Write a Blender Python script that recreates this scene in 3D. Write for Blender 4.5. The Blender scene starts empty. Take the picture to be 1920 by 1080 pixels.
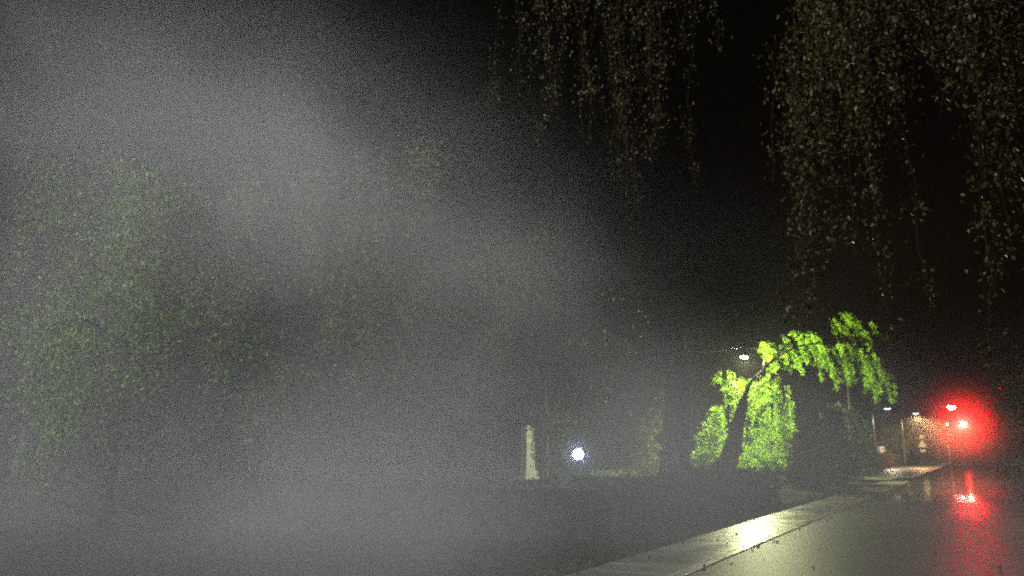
import bpy, bmesh, math, random
import numpy as np
from mathutils import Vector, Matrix
R = math.radians
random.seed(7); rng = np.random.default_rng(11)
scene = bpy.context.scene
col = scene.collection

# ------------------------------------------------------------ camera
CAM_Z = 1.6
FPX = 1500.0                                   # focal length in pixels of a 1920 wide picture
PITCH = math.atan(310 / FPX)
cd = bpy.data.cameras.new('camera'); cam = bpy.data.objects.new('camera', cd); col.objects.link(cam)
cam.location = (0, 0, CAM_Z); cam.rotation_euler = (R(90) + PITCH, 0, 0)
cd.sensor_width = 36; cd.lens = 36 * FPX / 1920; cd.clip_end = 2000; cd.clip_start = 0.05
cd.dof.use_dof = True; cd.dof.focus_distance = 4.0; cd.dof.aperture_fstop = 2.6      # the phone focused close, so the distance is soft
scene.camera = cam

# ------------------------------------------------------------ world: deep night sky
w = bpy.data.worlds.new('World'); scene.world = w; w.use_nodes = True
nt = w.node_tree
sky = nt.nodes.new('ShaderNodeTexSky'); sky.sky_type = 'NISHITA'; sky.sun_disc = False
sky.sun_elevation = R(-6); sky.sun_rotation = R(140)
bg = nt.nodes['Background']; bg.inputs[1].default_value = 0.02
nt.links.new(sky.outputs[0], bg.inputs[0])

# ------------------------------------------------------------ picture settings
vs = scene.view_settings
vs.view_transform = 'Standard'; vs.look = 'None'; vs.exposure = 0; vs.gamma = 1; vs.use_curve_mapping = False
scene.render.engine = 'CYCLES'
scene.cycles.use_denoising = False
scene.cycles.volume_step_rate = 1.0
scene.cycles.volume_max_steps = 64
scene.cycles.max_bounces = 4
scene.cycles.volume_bounces = 0
scene.cycles.transmission_bounces = 4
scene.cycles.sample_clamp_indirect = 2.0
scene.cycles.sample_clamp_direct = 0.0
scene.cycles.caustics_reflective = False

# ------------------------------------------------------------ geometry helpers
SP, CP = math.sin(PITCH), math.cos(PITCH)
def ray(px, py):
    cx = (px - 960) / FPX; cy = (540 - py) / FPX
    return Vector((cx, CP - SP * cy, SP + CP * cy))
def at(px, py, Y):
    r = ray(px, py); return Vector((0, 0, CAM_Z)) + r * (Y / r.y)
def ground(px, py):
    r = ray(px, py); return Vector((0, 0, CAM_Z)) + r * (CAM_Z / -r.z)
ANG = R(29.6)
SD = Vector((math.sin(ANG), math.cos(ANG), 0)); SN = Vector((math.cos(ANG), -math.sin(ANG), 0))
def S(s, o, z=0.0): return SD * s + SN * o + Vector((0, 0, z))
KERB_L, WALK_L, KERB_R = -3.48, -4.84, 4.3

def tag(o, label=None, cat=None, group=None, kind=None):
    if label: o['label'] = label
    if cat: o['category'] = cat
    if group: o['group'] = group
    if kind: o['kind'] = kind
    return o
def empty(name, loc=(0, 0, 0), rz=0, **k):
    o = bpy.data.objects.new(name, None); col.objects.link(o)
    o.location = loc; o.rotation_euler = (0, 0, rz); o.empty_display_size = 0.2
    return tag(o, **k)
def mesh_obj(name, verts, faces, mats, parent=None, mat_idx=None, smooth=False, **k):
    me = bpy.data.meshes.new(name); me.from_pydata([tuple(v) for v in verts], [], faces)
    for m in (mats if isinstance(mats, (list, tuple)) else [mats]): me.materials.append(m)
    if mat_idx is not None: me.polygons.foreach_set('material_index', np.array(mat_idx, dtype=np.int32))
    if smooth: me.polygons.foreach_set('use_smooth', np.ones(len(faces), dtype=bool))
    me.update()
    o = bpy.data.objects.new(name, me); col.objects.link(o); o.parent = parent
    return tag(o, **k)
class MB:
    def __init__(s): s.v = []; s.f = []
    def box(s, c, size, rz=0.0, taper=1.0, M=None):
        b = len(s.v); hx, hy, hz = size[0] / 2, size[1] / 2, size[2] / 2
        for z in (-1, 1):
            t = taper if z > 0 else 1.0
            for x, y in ((-1, -1), (1, -1), (1, 1), (-1, 1)):
                p = Vector((x * hx * t, y * hy * t, z * hz))
                if rz: p = Matrix.Rotation(rz, 3, 'Z') @ p
                if M is not None: p = M @ p
                s.v.append(Vector(c) + p)
        s.f += [tuple(b + i for i in q) for q in ((3, 2, 1, 0), (4, 5, 6, 7), (0, 1, 5, 4), (1, 2, 6, 5), (2, 3, 7, 6), (3, 0, 4, 7))]
        return s
    def tube(s, pts, rad, n=10, caps=True, lump=0.0):
        pts = [Vector(p) for p in pts]; b0 = len(s.v)
        prev = None
        for i, p in enumerate(pts):
            d = (pts[min(i + 1, len(pts) - 1)] - pts[max(i - 1, 0)]).normalized()
            if prev is None:
                a = Vector((0, 0, 1)) if abs(d.z) < 0.9 else Vector((1, 0, 0))
                u = d.cross(a).normalized()
            else:
                u = (prev - d * prev.dot(d)).normalized()
            prev = u; v = d.cross(u)
            r = rad[i] if isinstance(rad, (list, tuple)) else rad
            for k in range(n):
                a = 2 * math.pi * k / n
                s.v.append(p + (u * math.cos(a) + v * math.sin(a)) * r * (1 + (random.gauss(0, lump) if lump else 0)))
        for i in range(len(pts) - 1):
            for k in range(n):
                a = b0 + i * n + k; b = b0 + i * n + (k + 1) % n
                s.f.append((a, b, b + n, a + n))
        if caps:
            s.f.append(tuple(b0 + k for k in reversed(range(n))))
            e = b0 + (len(pts) - 1) * n; s.f.append(tuple(e + k for k in range(n)))
        return s
    def lathe(s, c, prof, n=20, axis=None):
        b0 = len(s.v); c = Vector(c); Q = axis
        for r, z in prof:
            for k in range(n):
                a = 2 * math.pi * k / n; p = Vector((r * math.cos(a), r * math.sin(a), z))
                s.v.append(c + (Q @ p if Q is not None else p))
        for i in range(len(prof) - 1):
            for k in range(n):
                a = b0 + i * n + k; b = b0 + i * n + (k + 1) % n
                s.f.append((a, b, b + n, a + n))
        s.f.append(tuple(b0 + k for k in reversed(range(n))))
        e = b0 + (len(prof) - 1) * n; s.f.append(tuple(e + k for k in range(n)))
        return s
    def build(s, name, mat, parent=None, smooth=False, bevel=0.0, **k):
        o = mesh_obj(name, s.v, s.f, mat, parent, smooth=smooth, **k)
        if bevel:
            m = o.modifiers.new('bevel', 'BEVEL'); m.width = bevel; m.segments = 2; m.limit_method = 'ANGLE'
        return o

# ------------------------------------------------------------ materials
def new_mat(name):
    m = bpy.data.materials.new(name); m.use_nodes = True
    return m, m.node_tree, m.node_tree.nodes['Principled BSDF']
def ramp(nt, fac, stops):
    n = nt.nodes.new('ShaderNodeValToRGB'); e = n.color_ramp.elements
    while len(e) < len(stops): e.new(0.5)
    for i, (p, c) in enumerate(stops): e[i].position = p; e[i].color = (*c, 1) if len(c) == 3 else c
    nt.links.new(fac, n.inputs[0]); return n.outputs[0]
def noise(nt, scale, detail=6, rough=0.6, vec=None):
    n = nt.nodes.new('ShaderNodeTexNoise'); n.inputs['Scale'].default_value = scale
    n.inputs['Detail'].default_value = detail; n.inputs['Roughness'].default_value = rough
    if vec is None:
        g = nt.nodes.new('ShaderNodeNewGeometry'); vec = g.outputs['Position']
    nt.links.new(vec, n.inputs['Vector']); return n.outputs['Fac']
def bump(nt, h, b, strength, dist=0.02):
    n = nt.nodes.new('ShaderNodeBump'); n.inputs['Strength'].default_value = strength; n.inputs['Distance'].default_value = dist
    nt.links.new(h, n.inputs['Height']); nt.links.new(n.outputs[0], b.inputs['Normal'])
def surf(name, c1, c2, scale=4, rough=(0.5, 0.8), bstr=0.3, metal=0.0, fine=None, bdist=0.02, spec=0.5):
    m, nt, b = new_mat(name)
    f = noise(nt, scale)
    nt.links.new(ramp(nt, f, [(0.3, c1), (0.7, c2)]), b.inputs['Base Color'])
    nt.links.new(ramp(nt, f, [(0.3, (rough[0],) * 3), (0.7, (rough[1],) * 3)]), b.inputs['Roughness'])
    b.inputs['Metallic'].default_value = metal; b.inputs['Specular IOR Level'].default_value = spec
    if bstr: bump(nt, noise(nt, fine or scale * 12, 4), b, bstr, bdist)
    return m
def emit(name, c, s):
    m, nt, b = new_mat(name)
    b.inputs['Base Color'].default_value = (0.8, 0.8, 0.8, 1)
    b.inputs['Emission Color'].default_value = (*c, 1); b.inputs['Emission Strength'].default_value = s
    return m
def wet(name, c1, c2, r_dry, r_wet, puddle_scale, lo, hi, bstr, fine):
    m, nt, b = new_mat(name)
    f = noise(nt, 1.7, 5)
    nt.links.new(ramp(nt, f, [(0.3, c1), (0.7, c2)]), b.inputs['Base Color'])
    p = noise(nt, puddle_scale, 3, 0.5)
    nt.links.new(ramp(nt, p, [(lo, (r_dry,) * 3), (hi, (r_wet,) * 3)]), b.inputs['Roughness'])
    h = noise(nt, fine, 3)
    mul = nt.nodes.new('ShaderNodeMath'); mul.operation = 'MULTIPLY'
    nt.links.new(h, mul.inputs[0]); nt.links.new(ramp(nt, p, [(lo, (1, 1, 1)), (hi, (0.06,) * 3)]), mul.inputs[1])
    bump(nt, mul.outputs[0], b, bstr, 0.01)
    b.inputs['Specular IOR Level'].default_value = 0.5
    return m
def leaf_mat(name, c1, c2, trans=0.45, tcol=None, spec=0.2):
    m, nt, b = new_mat(name)
    g = nt.nodes.new('ShaderNodeNewGeometry')
    c = ramp(nt, g.outputs['Random Per Island'], [(0.0, c1), (0.85, c2), (1.0, tuple(min(1, x * 1.5) for x in c2))])
    nt.links.new(c, b.inputs['Base Color']); b.inputs['Roughness'].default_value = 0.45
    b.inputs['Specular IOR Level'].default_value = spec
    t = nt.nodes.new('ShaderNodeBsdfTranslucent')
    if tcol: t.inputs[0].default_value = (*tcol, 1)
    else: nt.links.new(c, t.inputs[0])
    mx = nt.nodes.new('ShaderNodeMixShader'); mx.inputs[0].default_value = trans
    out = nt.nodes['Material Output']
    nt.links.new(b.outputs[0], mx.inputs[1]); nt.links.new(t.outputs[0], mx.inputs[2]); nt.links.new(mx.outputs[0], out.inputs[0])
    return m
M = {}
def road_mat():
    m, nt, b = new_mat('wet_asphalt'); L = nt.links
    L.new(ramp(nt, noise(nt, 1.7, 5), [(0.3, (0.03, 0.03, 0.031)), (0.7, (0.058, 0.057, 0.054))]), b.inputs['Base Color'])
    g = nt.nodes.new('ShaderNodeNewGeometry')
    dt = nt.nodes.new('ShaderNodeVectorMath'); dt.operation = 'DOT_PRODUCT'; L.new(g.outputs['Position'], dt.inputs[0]); dt.inputs[1].default_value = (0.494, 0.869, 0)
    ad = nt.nodes.new('ShaderNodeMath'); ad.operation = 'MULTIPLY_ADD'; L.new(noise(nt, 0.22, 3, 0.5), ad.inputs[0]); ad.inputs[1].default_value = 14.0; L.new(dt.outputs['Value'], ad.inputs[2])
    mr = nt.nodes.new('ShaderNodeMapRange'); mr.interpolation_type = 'SMOOTHSTEP'; L.new(ad.outputs[0], mr.inputs['Value'])
    mr.inputs['From Min'].default_value = 26; mr.inputs['From Max'].default_value = 46; mr.inputs['To Min'].default_value = 0; mr.inputs['To Max'].default_value = 1
    film = mr.outputs[0]                                   # beyond about 28 m the road lies lower and holds a film of water
    L.new(ramp(nt, film, [(0.0, (0.48,) * 3), (1.0, (0.045,) * 3)]), b.inputs['Roughness'])
    mu = nt.nodes.new('ShaderNodeMath'); mu.operation = 'MULTIPLY'; L.new(noise(nt, 55, 3), mu.inputs[0]); L.new(ramp(nt, film, [(0.0, (1, 1, 1)), (0.8, (0.02,) * 3)]), mu.inputs[1])
    bump(nt, mu.outputs[0], b, 0.3, 0.01)
    L.new(ramp(nt, film, [(0.0, (0.28,) * 3), (0.7, (0.5,) * 3)]), b.inputs['Specular IOR Level'])
    return m
M['road'] = road_mat()
M['slab'] = wet('wet_concrete', (0.075, 0.074, 0.06), (0.14, 0.136, 0.11), 0.42, 0.26, 0.9, 0.4, 0.65, 0.3, 40)
def tone(m):
    nt = m.node_tree; b = nt.nodes['Principled BSDF']; src = b.inputs['Base Color'].links[0].from_socket
    oi = nt.nodes.new('ShaderNodeObjectInfo'); r = ramp(nt, oi.outputs['Random'], [(0, (.62,) * 3), (1, (1.12,) * 3)])
    mx = nt.nodes.new('ShaderNodeMix'); mx.data_type = 'RGBA'; mx.blend_type = 'MULTIPLY'; mx.inputs['Factor'].default_value = 1
    nt.links.new(src, mx.inputs[6]); nt.links.new(r, mx.inputs[7]); nt.links.new(mx.outputs[2], b.inputs['Base Color'])
tone(M['slab'])
M['kerb'] = wet('wet_kerb', (0.16, 0.155, 0.135), (0.25, 0.24, 0.21), 0.45, 0.25, 1.1, 0.4, 0.65, 0.3, 40)
M['bed'] = surf('slab_bed', (0.04, 0.037, 0.03), (0.07, 0.065, 0.055), 6, (0.6, 0.9), 0.5)
M['lawn'] = surf('lawn_soil', (0.007, 0.010, 0.004), (0.016, 0.022, 0.008), 2.5, (0.7, 0.95), 0.6, fine=30, bdist=0.05, spec=0.05)
M['path'] = surf('pale_gravel', (0.30, 0.29, 0.22), (0.42, 0.40, 0.31), 3, (0.6, 0.9), 0.4, fine=60)
M['paint'] = surf('worn_white_paint', (0.45, 0.45, 0.43), (0.75, 0.75, 0.72), 5, (0.3, 0.5), 0.2)
M['bark_dark'] = surf('dark_bark', (0.012, 0.010, 0.008), (0.04, 0.032, 0.024), 3, (0.8, 1.0), 0.9, fine=14, bdist=0.06, spec=0.1)
M['bark_pale'] = surf('birch_bark', (0.06, 0.057, 0.05), (0.26, 0.25, 0.22), 5, (0.6, 0.85), 0.6, fine=20, bdist=0.03)
M['twig'] = surf('twig_bark', (0.018, 0.013, 0.008), (0.04, 0.028, 0.018), 8, (0.7, 0.95), 0, spec=0.15)
M['metal'] = surf('weathered_steel', (0.05, 0.052, 0.05), (0.10, 0.10, 0.10), 4, (0.45, 0.65), 0.1, metal=0.3)
M['dark_metal'] = surf('dark_painted_steel', (0.02, 0.022, 0.022), (0.045, 0.045, 0.045), 5, (0.35, 0.6), 0.1)
M['stone'] = surf('pale_stone', (0.52, 0.53, 0.36), (0.66, 0.66, 0.46), 2.2, (0.6, 0.85), 0.5, fine=25)
M['white'] = surf('white_enamel', (0.6, 0.62, 0.62), (0.75, 0.76, 0.76), 3, (0.3, 0.5), 0.05)
M['red'] = surf('red_enamel', (0.5, 0.02, 0.02), (0.6, 0.04, 0.03), 3, (0.3, 0.5), 0.05)
M['wood'] = surf('grey_wood', (0.28, 0.25, 0.18), (0.42, 0.39, 0.30), 6, (0.6, 0.9), 0.4)
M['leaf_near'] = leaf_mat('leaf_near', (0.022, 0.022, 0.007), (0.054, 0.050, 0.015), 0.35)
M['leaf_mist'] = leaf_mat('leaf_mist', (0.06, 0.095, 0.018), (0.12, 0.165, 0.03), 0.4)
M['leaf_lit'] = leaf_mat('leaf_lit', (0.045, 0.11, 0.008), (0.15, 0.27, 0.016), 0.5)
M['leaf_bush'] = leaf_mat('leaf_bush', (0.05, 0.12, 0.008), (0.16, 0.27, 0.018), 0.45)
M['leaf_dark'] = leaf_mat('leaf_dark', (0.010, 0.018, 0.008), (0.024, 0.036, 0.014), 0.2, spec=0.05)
M['leaf_street'] = leaf_mat('leaf_street', (0.06, 0.065, 0.015), (0.13, 0.12, 0.03), 0.4)
M['grass'] = leaf_mat('grass_blade', (0.02, 0.04, 0.008), (0.05, 0.08, 0.015), 0.3)
M['flower'] = surf('white_petal', (0.55, 0.6, 0.55), (0.7, 0.72, 0.68), 8, (0.5, 0.7), 0)
M['led'] = emit('led_cool_white', (0.86, 0.88, 1.0), 150.0)
M['led_far'] = emit('led_far_white', (0.85, 0.86, 1.0), 8.0)
M['globe'] = emit('globe_glow', (0.42, 0.48, 1.0), 110.0)
M['red_lamp'] = emit('red_signal_glow', (1.0, 0.16, 0.05), 500.0)
M['lens_off'] = surf('unlit_lens', (0.02, 0.025, 0.02), (0.03, 0.04, 0.03), 3, (0.1, 0.2), 0)
M['pit'] = surf('window_dark', (0.02, 0.02, 0.022), (0.03, 0.03, 0.03), 3, (0.1, 0.2), 0)

# ------------------------------------------------------------ ground
def quad_strip(name, pts, mat, **k):      # flat polygon
    return mesh_obj(name, pts, [tuple(range(len(pts)))], mat, **k)
# lawn sheet with soft undulation
n = 90; xs = np.concatenate([np.linspace(-900, -70, 8), np.linspace(-60, 90, 70), np.linspace(110, 900, 8)])
ys = np.concatenate([np.linspace(-400, -20, 6), np.linspace(-10, 150, 60), np.linspace(170, 1200, 8)])
def lawn_z(x, y):
    o = x * SN.x + y * SN.y
    mound = 0.42 * math.exp(-((x - 13.5) ** 2 + (y - 48) ** 2) / 60)
    k = min(1, max(0, (WALK_L - 0.6 - o) / 8))
    kr = min(1, max(0, (o - 7.5) / 8))
    return -0.02 + max(k, kr) * (0.10 * math.sin(x * 0.21 + 1) * math.cos(y * 0.17) + 0.08 + (mound if k else 0)) if (k or kr) else -0.02
V = [(x, y, lawn_z(x, y)) for y in ys for x in xs]; nx = len(xs)
F = [(j * nx + i, j * nx + i + 1, (j + 1) * nx + i + 1, (j + 1) * nx + i) for j in range(len(ys) - 1) for i in range(nx - 1)]
mesh_obj('lawn', V, F, M['lawn'], smooth=True, kind='structure')
# the road: one subdivided sheet with a faint crown and a cross street at its end
V = []; F = []; ss = list(np.arange(-40, 181, 4.0)); oo = np.linspace(KERB_L, KERB_R, 9)
for s in ss:
    for o in oo:
        c = (o - KERB_L) / (KERB_R - KERB_L) * 2 - 1
        V.append(S(s, o, 0.004 + 0.05 * (1 - c * c) - 0.02))
for i in range(len(ss) - 1):
    for j in range(8): F.append((i * 9 + j, i * 9 + j + 1, (i + 1) * 9 + j + 1, (i + 1) * 9 + j))
mesh_obj('road', [v + Vector((0, 0, 0.035)) for v in V], F, M['road'], smooth=True, kind='structure')
quad_strip('cross_street', [S(180.01, -60, 0.024), S(180.01, 60, 0.024), S(189, 60, 0.024), S(189, -60, 0.024)], M['road'], kind='structure')
# pavement: bed, then slabs and kerb stones as pieces
def pavement(name, o0, o1, s0, s1, near0, near1, slab=True):
    p = MB(); c = S((s0 + s1) / 2, (o0 + o1) / 2, -0.055); p.box(c, (abs(o1 - o0), s1 - s0, 0.11), rz=-ANG)
    root = p.build(name, M['bed'] if slab else M['slab'], kind='structure')
    return root
bed = pavement('pavement', WALK_L, KERB_L - 0.16, -40, 56, 0, 0)
bm = MB().box((0, 0, 0), (1.19, 0.736, 0.06)); slab0 = None
for i in range(88):
    s = -6 + i * 0.75 - 4
    o = MB().box((0, 0, 0), (1.186, 0.738, 0.06)).build('slab', M['slab'], bed, bevel=0.008) if slab0 is None else slab0.copy()
    if slab0 is None: slab0 = o
    else: col.objects.link(o)
    o.parent = bed
    o.location = S(s, (WALK_L + KERB_L - 0.16) / 2, 0.004 + random.uniform(-0.003, 0.003))
    o.rotation_euler = (random.uniform(-.004, .004), random.uniform(-.004, .004), -ANG + random.uniform(-.004, .004))
kerb = MB().box(S(8, KERB_L - 0.08, -0.05), (0.15, 96, 0.10), rz=-ANG).build('kerb', M['bed'], kind='structure')
ks0 = None
for i in range(72):
    s = -10 + i * 0.92
    o = MB().box((0, 0, 0), (0.158, 0.908, 0.17)).build('kerb_stone', M['kerb'], kerb, bevel=0.015) if ks0 is None else ks0.copy()
    if ks0 is None: ks0 = o
    else: col.objects.link(o)
    o.parent = kerb
    o.location = S(s, KERB_L - 0.08, -0.045 + random.uniform(-0.004, 0.004)); o.rotation_euler = (0, 0, -ANG + random.uniform(-.004, .004))
# far pavement (a lay-by widens it) and the opposite kerbs
MB().box((0, 0, 0), (1, 1, 1))
P = [S(56, -7.2), S(56, KERB_L), S(150, KERB_L), S(179, KERB_L - 1.2), S(179, -8), S(120, -8)]
V = [p + Vector((0, 0, 0.12)) for p in P] + [p + Vector((0, 0, -0.03)) for p in P]; k = len(P)
mesh_obj('far_pavement', V, [tuple(range(k))] + [(i, i + k, (i + 1) % k + k, (i + 1) % k) for i in range(k)], M['slab'], kind='structure')
MB().box(S(70, KERB_R + 0.9, 0.035), (1.8, 218, 0.15), rz=-ANG).build('opposite_pavement', M['slab'], kind='structure')
MB().box(S(190.6, 0, 0.07), (120, 3.2, 0.20), rz=-ANG).build('cross_street_pavement', M['slab'], kind='structure')
sl = quad_strip('stop_line', [S(134.0, KERB_L + 0.3, 0.062), S(134.0, 0.3, 0.066), S(134.5, 0.3, 0.066), S(134.5, KERB_L + 0.3, 0.062)], M['paint'], kind='structure')
for o in (sl,):
    for i, v in enumerate(o.data.vertices): v.co.z = 0.072
# pale path curving through the park under the lit tree
A = ground(1120, 903); pth = [ground(1150, 905), ground(1230, 899), ground(1300, 895), ground(1370, 888.5), ground(1440, 883), ground(1520, 880)]
V = []; F = []
for i, p in enumerate(pth):
    d = (pth[min(i + 1, len(pth) - 1)] - pth[max(i - 1, 0)]).normalized(); nrm = Vector((-d.y, d.x, 0))
    V += [Vector((q_.x, q_.y, lawn_z(q_.x, q_.y) + 0.06)) for q_ in (p + nrm * 0.9, p - nrm * 0.9)]
for i in range(len(pth) - 1): F.append((2 * i, 2 * i + 1, 2 * i + 3, 2 * i + 2))
pz = mesh_obj('path', V, F, M['path'], kind='structure')
sol = pz.modifiers.new('thick', 'SOLIDIFY'); sol.thickness = 0.2

# ------------------------------------------------------------ lamps
def spot(name, loc, target, power, color, cone, blend, size, parent):
    L = bpy.data.lights.new(name, 'SPOT'); L.energy = power; L.color = color
    L.spot_size = R(cone); L.spot_blend = blend; L.shadow_soft_size = size
    o = bpy.data.objects.new(name, L); col.objects.link(o)
    o.location = loc; o.rotation_euler = (Vector(target) - Vector(loc)).to_track_quat('-Z', 'Y').to_euler()
    if parent:
        o.parent = parent; o.matrix_parent_inverse = Matrix.Translation(-Vector(parent.location))
    return o
def street_lamp(head, pole_off, label, power, color, cone=150, blend=0.6, target=None, mat='led', size=0.15, scale=1.0, group='street lamps', bloom_bowl=False):
    """head: lamp head position; pole_off: horizontal vector from head to pole foot"""
    head = Vector(head); foot = Vector((head.x + pole_off[0], head.y + pole_off[1], 0))
    root = empty('street_lamp', foot, label=label, cat='lamp', group=group)
    h = head.z; off = head - foot; dirv = Vector((off.x, off.y, 0)).normalized(); ang = math.atan2(dirv.y, dirv.x)
    MB().lathe((0, 0, 0), [(0.14, -0.05), (0.14, 0.9), (0.10, 0.95), (0.075, h * 0.6), (0.055, h - 0.6)], 14).build('pole', M['metal'], root, smooth=True)
    d2 = math.hypot(off.x, off.y)
    pts = [Vector((0, 0, h - 0.62)), Vector((0, 0, h - 0.3)), dirv * d2 * 0.25 + Vector((0, 0, h - 0.02)), dirv * (d2 - 0.3) + Vector((0, 0, h + 0.06))]
    MB().tube(pts, [0.055, 0.05, 0.045, 0.04], 10).build('arm', M['metal'], root, smooth=True)
    c = dirv * d2 + Vector((0, 0, h + 0.05))
    hd = MB().box(c, (0.85 * scale, 0.34 * scale, 0.13), rz=ang, taper=0.7).build('lamp_head', M['dark_metal'], root, bevel=0.02)
    le = MB().box(c + Vector((0, 0, -0.085)), (0.6 * scale, 0.26 * scale, 0.05), rz=ang).build('lens', M[mat], hd)
    if bloom_bowl: MB().lathe(c + Vector((0, 0, -0.5)), [(0.02, 0), (0.25, 0.06), (0.42, 0.2), (0.46, 0.38)], 18).build('bloom_bowl', M[mat], hd, smooth=True)  # glowing bowl added to imitate the round bloom of a far lamp
    if power:
        p = head + Vector((0, 0, (-0.6 if bloom_bowl else -0.12) - size))
        lo = spot('street_lamp_light', p, target or (p + Vector((0, 0, -1))), power, color, cone, blend, size, root)
        if cone >= 180: lo.data.type = 'POINT'
    return root

YG = (0.97, 1.0, 0.50)
L_TREE = at(1395, 669, 46.5)
def hanging_lamp(head, a, b, label, power, color):
    head = Vector(head); root = empty('hanging_street_lamp', (head.x, head.y, 0), label=label, cat='lamp'); h = head.z
    c = Vector((0, 0, h + 0.05)); d = (Vector(b) - Vector(a)); rz = math.atan2(d.y, d.x)
    hd = MB().box(c, (0.75, 0.30, 0.12), rz=rz, taper=0.7).build('lamp_head', M['dark_metal'], root, bevel=0.02)
    MB().box(c + Vector((0, 0, -0.085)), (0.55, 0.24, 0.05), rz=rz).build('lens', M['led'], hd)
    MB().tube([c + Vector((0, 0, 0.05)), c + Vector((0, 0, 0.5))], 0.012, 6).build('hanger', M['dark_metal'], root)
    for e in (a, b):
        e = Vector(e) - Vector((head.x, head.y, 0)); t = c + Vector((0, 0, 0.5))
        MB().tube([t, t.lerp(e, .5) + Vector((0, 0, -.12)), e], 0.005, 5).build('span_wire', M['dark_metal'], root)
    f = Vector((e.x, e.y, 0)); MB().tube([f + Vector((0, 0, -.1)), f + Vector((0, 0, e.z + .3))], [.12, .07], 10).build('mast', M['dark_metal'], root, smooth=True)
    L = bpy.data.lights.new('hanging_lamp_light', 'POINT'); L.energy = power; L.color = color; L.shadow_soft_size = 0.14
    o = bpy.data.objects.new('hanging_lamp_light', L); col.objects.link(o); o.parent = root; o.location = c + Vector((0, 0, -0.3))
    spot('foliage_fill_beam', head + Vector((0, 0, -0.25)), at(1465, 815, 54), power * 3.0, color, 162, 0.45, 0.14, root)   # extra spot added to brighten the green foliage without lighting the near ground
a_ = at(1268, 660, 34.4); b_ = at(1600, 850, 60)
hanging_lamp(L_TREE, (a_.x, a_.y, 5.9), (b_.x, b_.y, 8.6), 'cool white street lamp hanging beside the bright green tree', 9000, YG)
street_lamp(at(1784, 762, 120), (-2.2, 0.8), 'brightest far street lamp, bluish white, just above the red traffic signal', 4000, (1.0, 0.94, 0.72), 120, 0.5, scale=1.6, bloom_bowl=True)
street_lamp(at(1664, 766, 90), (-1.4, 0.8), 'small far street lamp beside the tip of the bright hanging foliage', 2600, (1.0, 0.88, 0.55), 172, 0.5, mat='led_far')
street_lamp(at(1717, 775, 95), (-1.4, 0.8), 'smallest far street lamp, above the round and triangular road signs', 2600, (1.0, 0.66, 0.28), 172, 0.5, mat='led_far')
L_LEFT = Vector((-15.5, 4.0, 13.0))  # unseen lamp, added to light the mist bank
street_lamp(L_LEFT, (-1.8, 0.4), 'unseen street lamp added beyond the left edge to light the mist', 25000, (0.98, 1.0, 0.98), 124, 1.0, target=(-4, 12, 1.5))

# globe lamp on a short post
g = ground(1085, 906); root = empty('globe_lamp', (g.x, g.y, 0), label='round white globe lamp glowing on a short dark post', cat='lamp')
zc = at(1085, 852, g.y).z; root_globe = Vector((g.x, g.y, zc))
MB().lathe((0, 0, 0), [(0.11, -0.02), (0.11, 0.12), (0.05, 0.18), (0.042, zc - 0.3), (0.09, zc - 0.27), (0.09, zc - 0.23)], 14).build('post', M['dark_metal'], root, smooth=True)
me = MB(); prof = [(max(0.004, 0.27 * math.sin(a)), zc - 0.27 * math.cos(a)) for a in np.linspace(0.02, math.pi - 0.02, 14)]
me.lathe((0, 0, 0), prof, 24).build('globe', M['globe'], root, smooth=True)

# ------------------------------------------------------------ traffic signal on a mast arm
def traffic_signal():
    Y = 94
    hd = at(1805, 796, Y); pl = at(1781, 850, Y); foot = Vector((pl.x, pl.y, 0))
    root = empty('traffic_signal', foot, label='traffic signal with glowing red lamp on mast arm over the wet road', cat='traffic signal')
    off = hd - foot; dv = Vector((off.x, off.y, 0)); h = hd.z + 0.35
    MB().lathe((0, 0, 0), [(0.13, 0), (0.13, 0.6), (0.09, 0.65), (0.07, h + 0.2)], 14).build('pole', M['metal'], root, smooth=True)
    MB().tube([Vector((0, 0, h + 0.05)), dv * 0.5 + Vector((0, 0, h + 0.25)), dv + Vector((0, 0, h + 0.3))], [0.06, 0.055, 0.045], 10).build('mast_arm', M['metal'], root, smooth=True)
    tocam = Vector((-hd.x, -hd.y, 0)).normalized(); rz = math.atan2(tocam.y, tocam.x) + R(90)
    def head(c, sc):
        hb = MB().box(c + Vector((0, 0, -0.33 * sc)), (0.34 * sc, 0.2 * sc, 1.02 * sc), rz=rz).build('signal_housing', M['dark_metal'], root, bevel=0.02)
        bk = MB().box(c + Vector((0, 0, -0.33 * sc)) - tocam * 0.11 * sc, (0.62 * sc, 0.02, 1.3 * sc), rz=rz).build('backing_board', M['dark_metal'], root)
        Q = tocam.to_track_quat('Z', 'Y').to_matrix()
        for k in range(3):
            p = c + Vector((0, 0, -0.33 * sc * k)) + tocam * 0.101 * sc
            MB().lathe(p, [(0.13 * sc, 0), (0.12 * sc, 0.02), (0.07 * sc, 0.045), (0.01, 0.055)], 20, axis=Q).build('lens', M['red_lamp'] if k == 0 else M['lens_off'], hb, smooth=True)
            vz = MB(); b0 = 0; N = 12
            for ii in range(N + 1):
                a = math.pi * (-0.1 + 1.2 * ii / N)
                q = Vector((math.cos(a) * 0.15 * sc, math.sin(a) * 0.15 * sc, 0))
                up = Vector((0, 0, 1)); side = tocam.cross(up)
                w0 = p + side * q.x + up * q.y
                vz.v += [w0, w0 + tocam * 0.2 * sc]
            vz.f = [(2 * i, 2 * i + 1, 2 * i + 3, 2 * i + 2) for i in range(N)]
            vo = vz.build('visor', M['dark_metal'], hb); vo.modifiers.new('t', 'SOLIDIFY').thickness = 0.008
    head(dv + Vector((0, 0, hd.z)), 1.6)
    head(Vector((0.0, -0.16, hd.z)), 0.55)
    spot('red_signal_light', hd + tocam * 0.42, Vector((0, 0, 1.0)), 34000, (1.0, 0.011, 0.008), 150, 1.0, 0.14, root)
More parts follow.
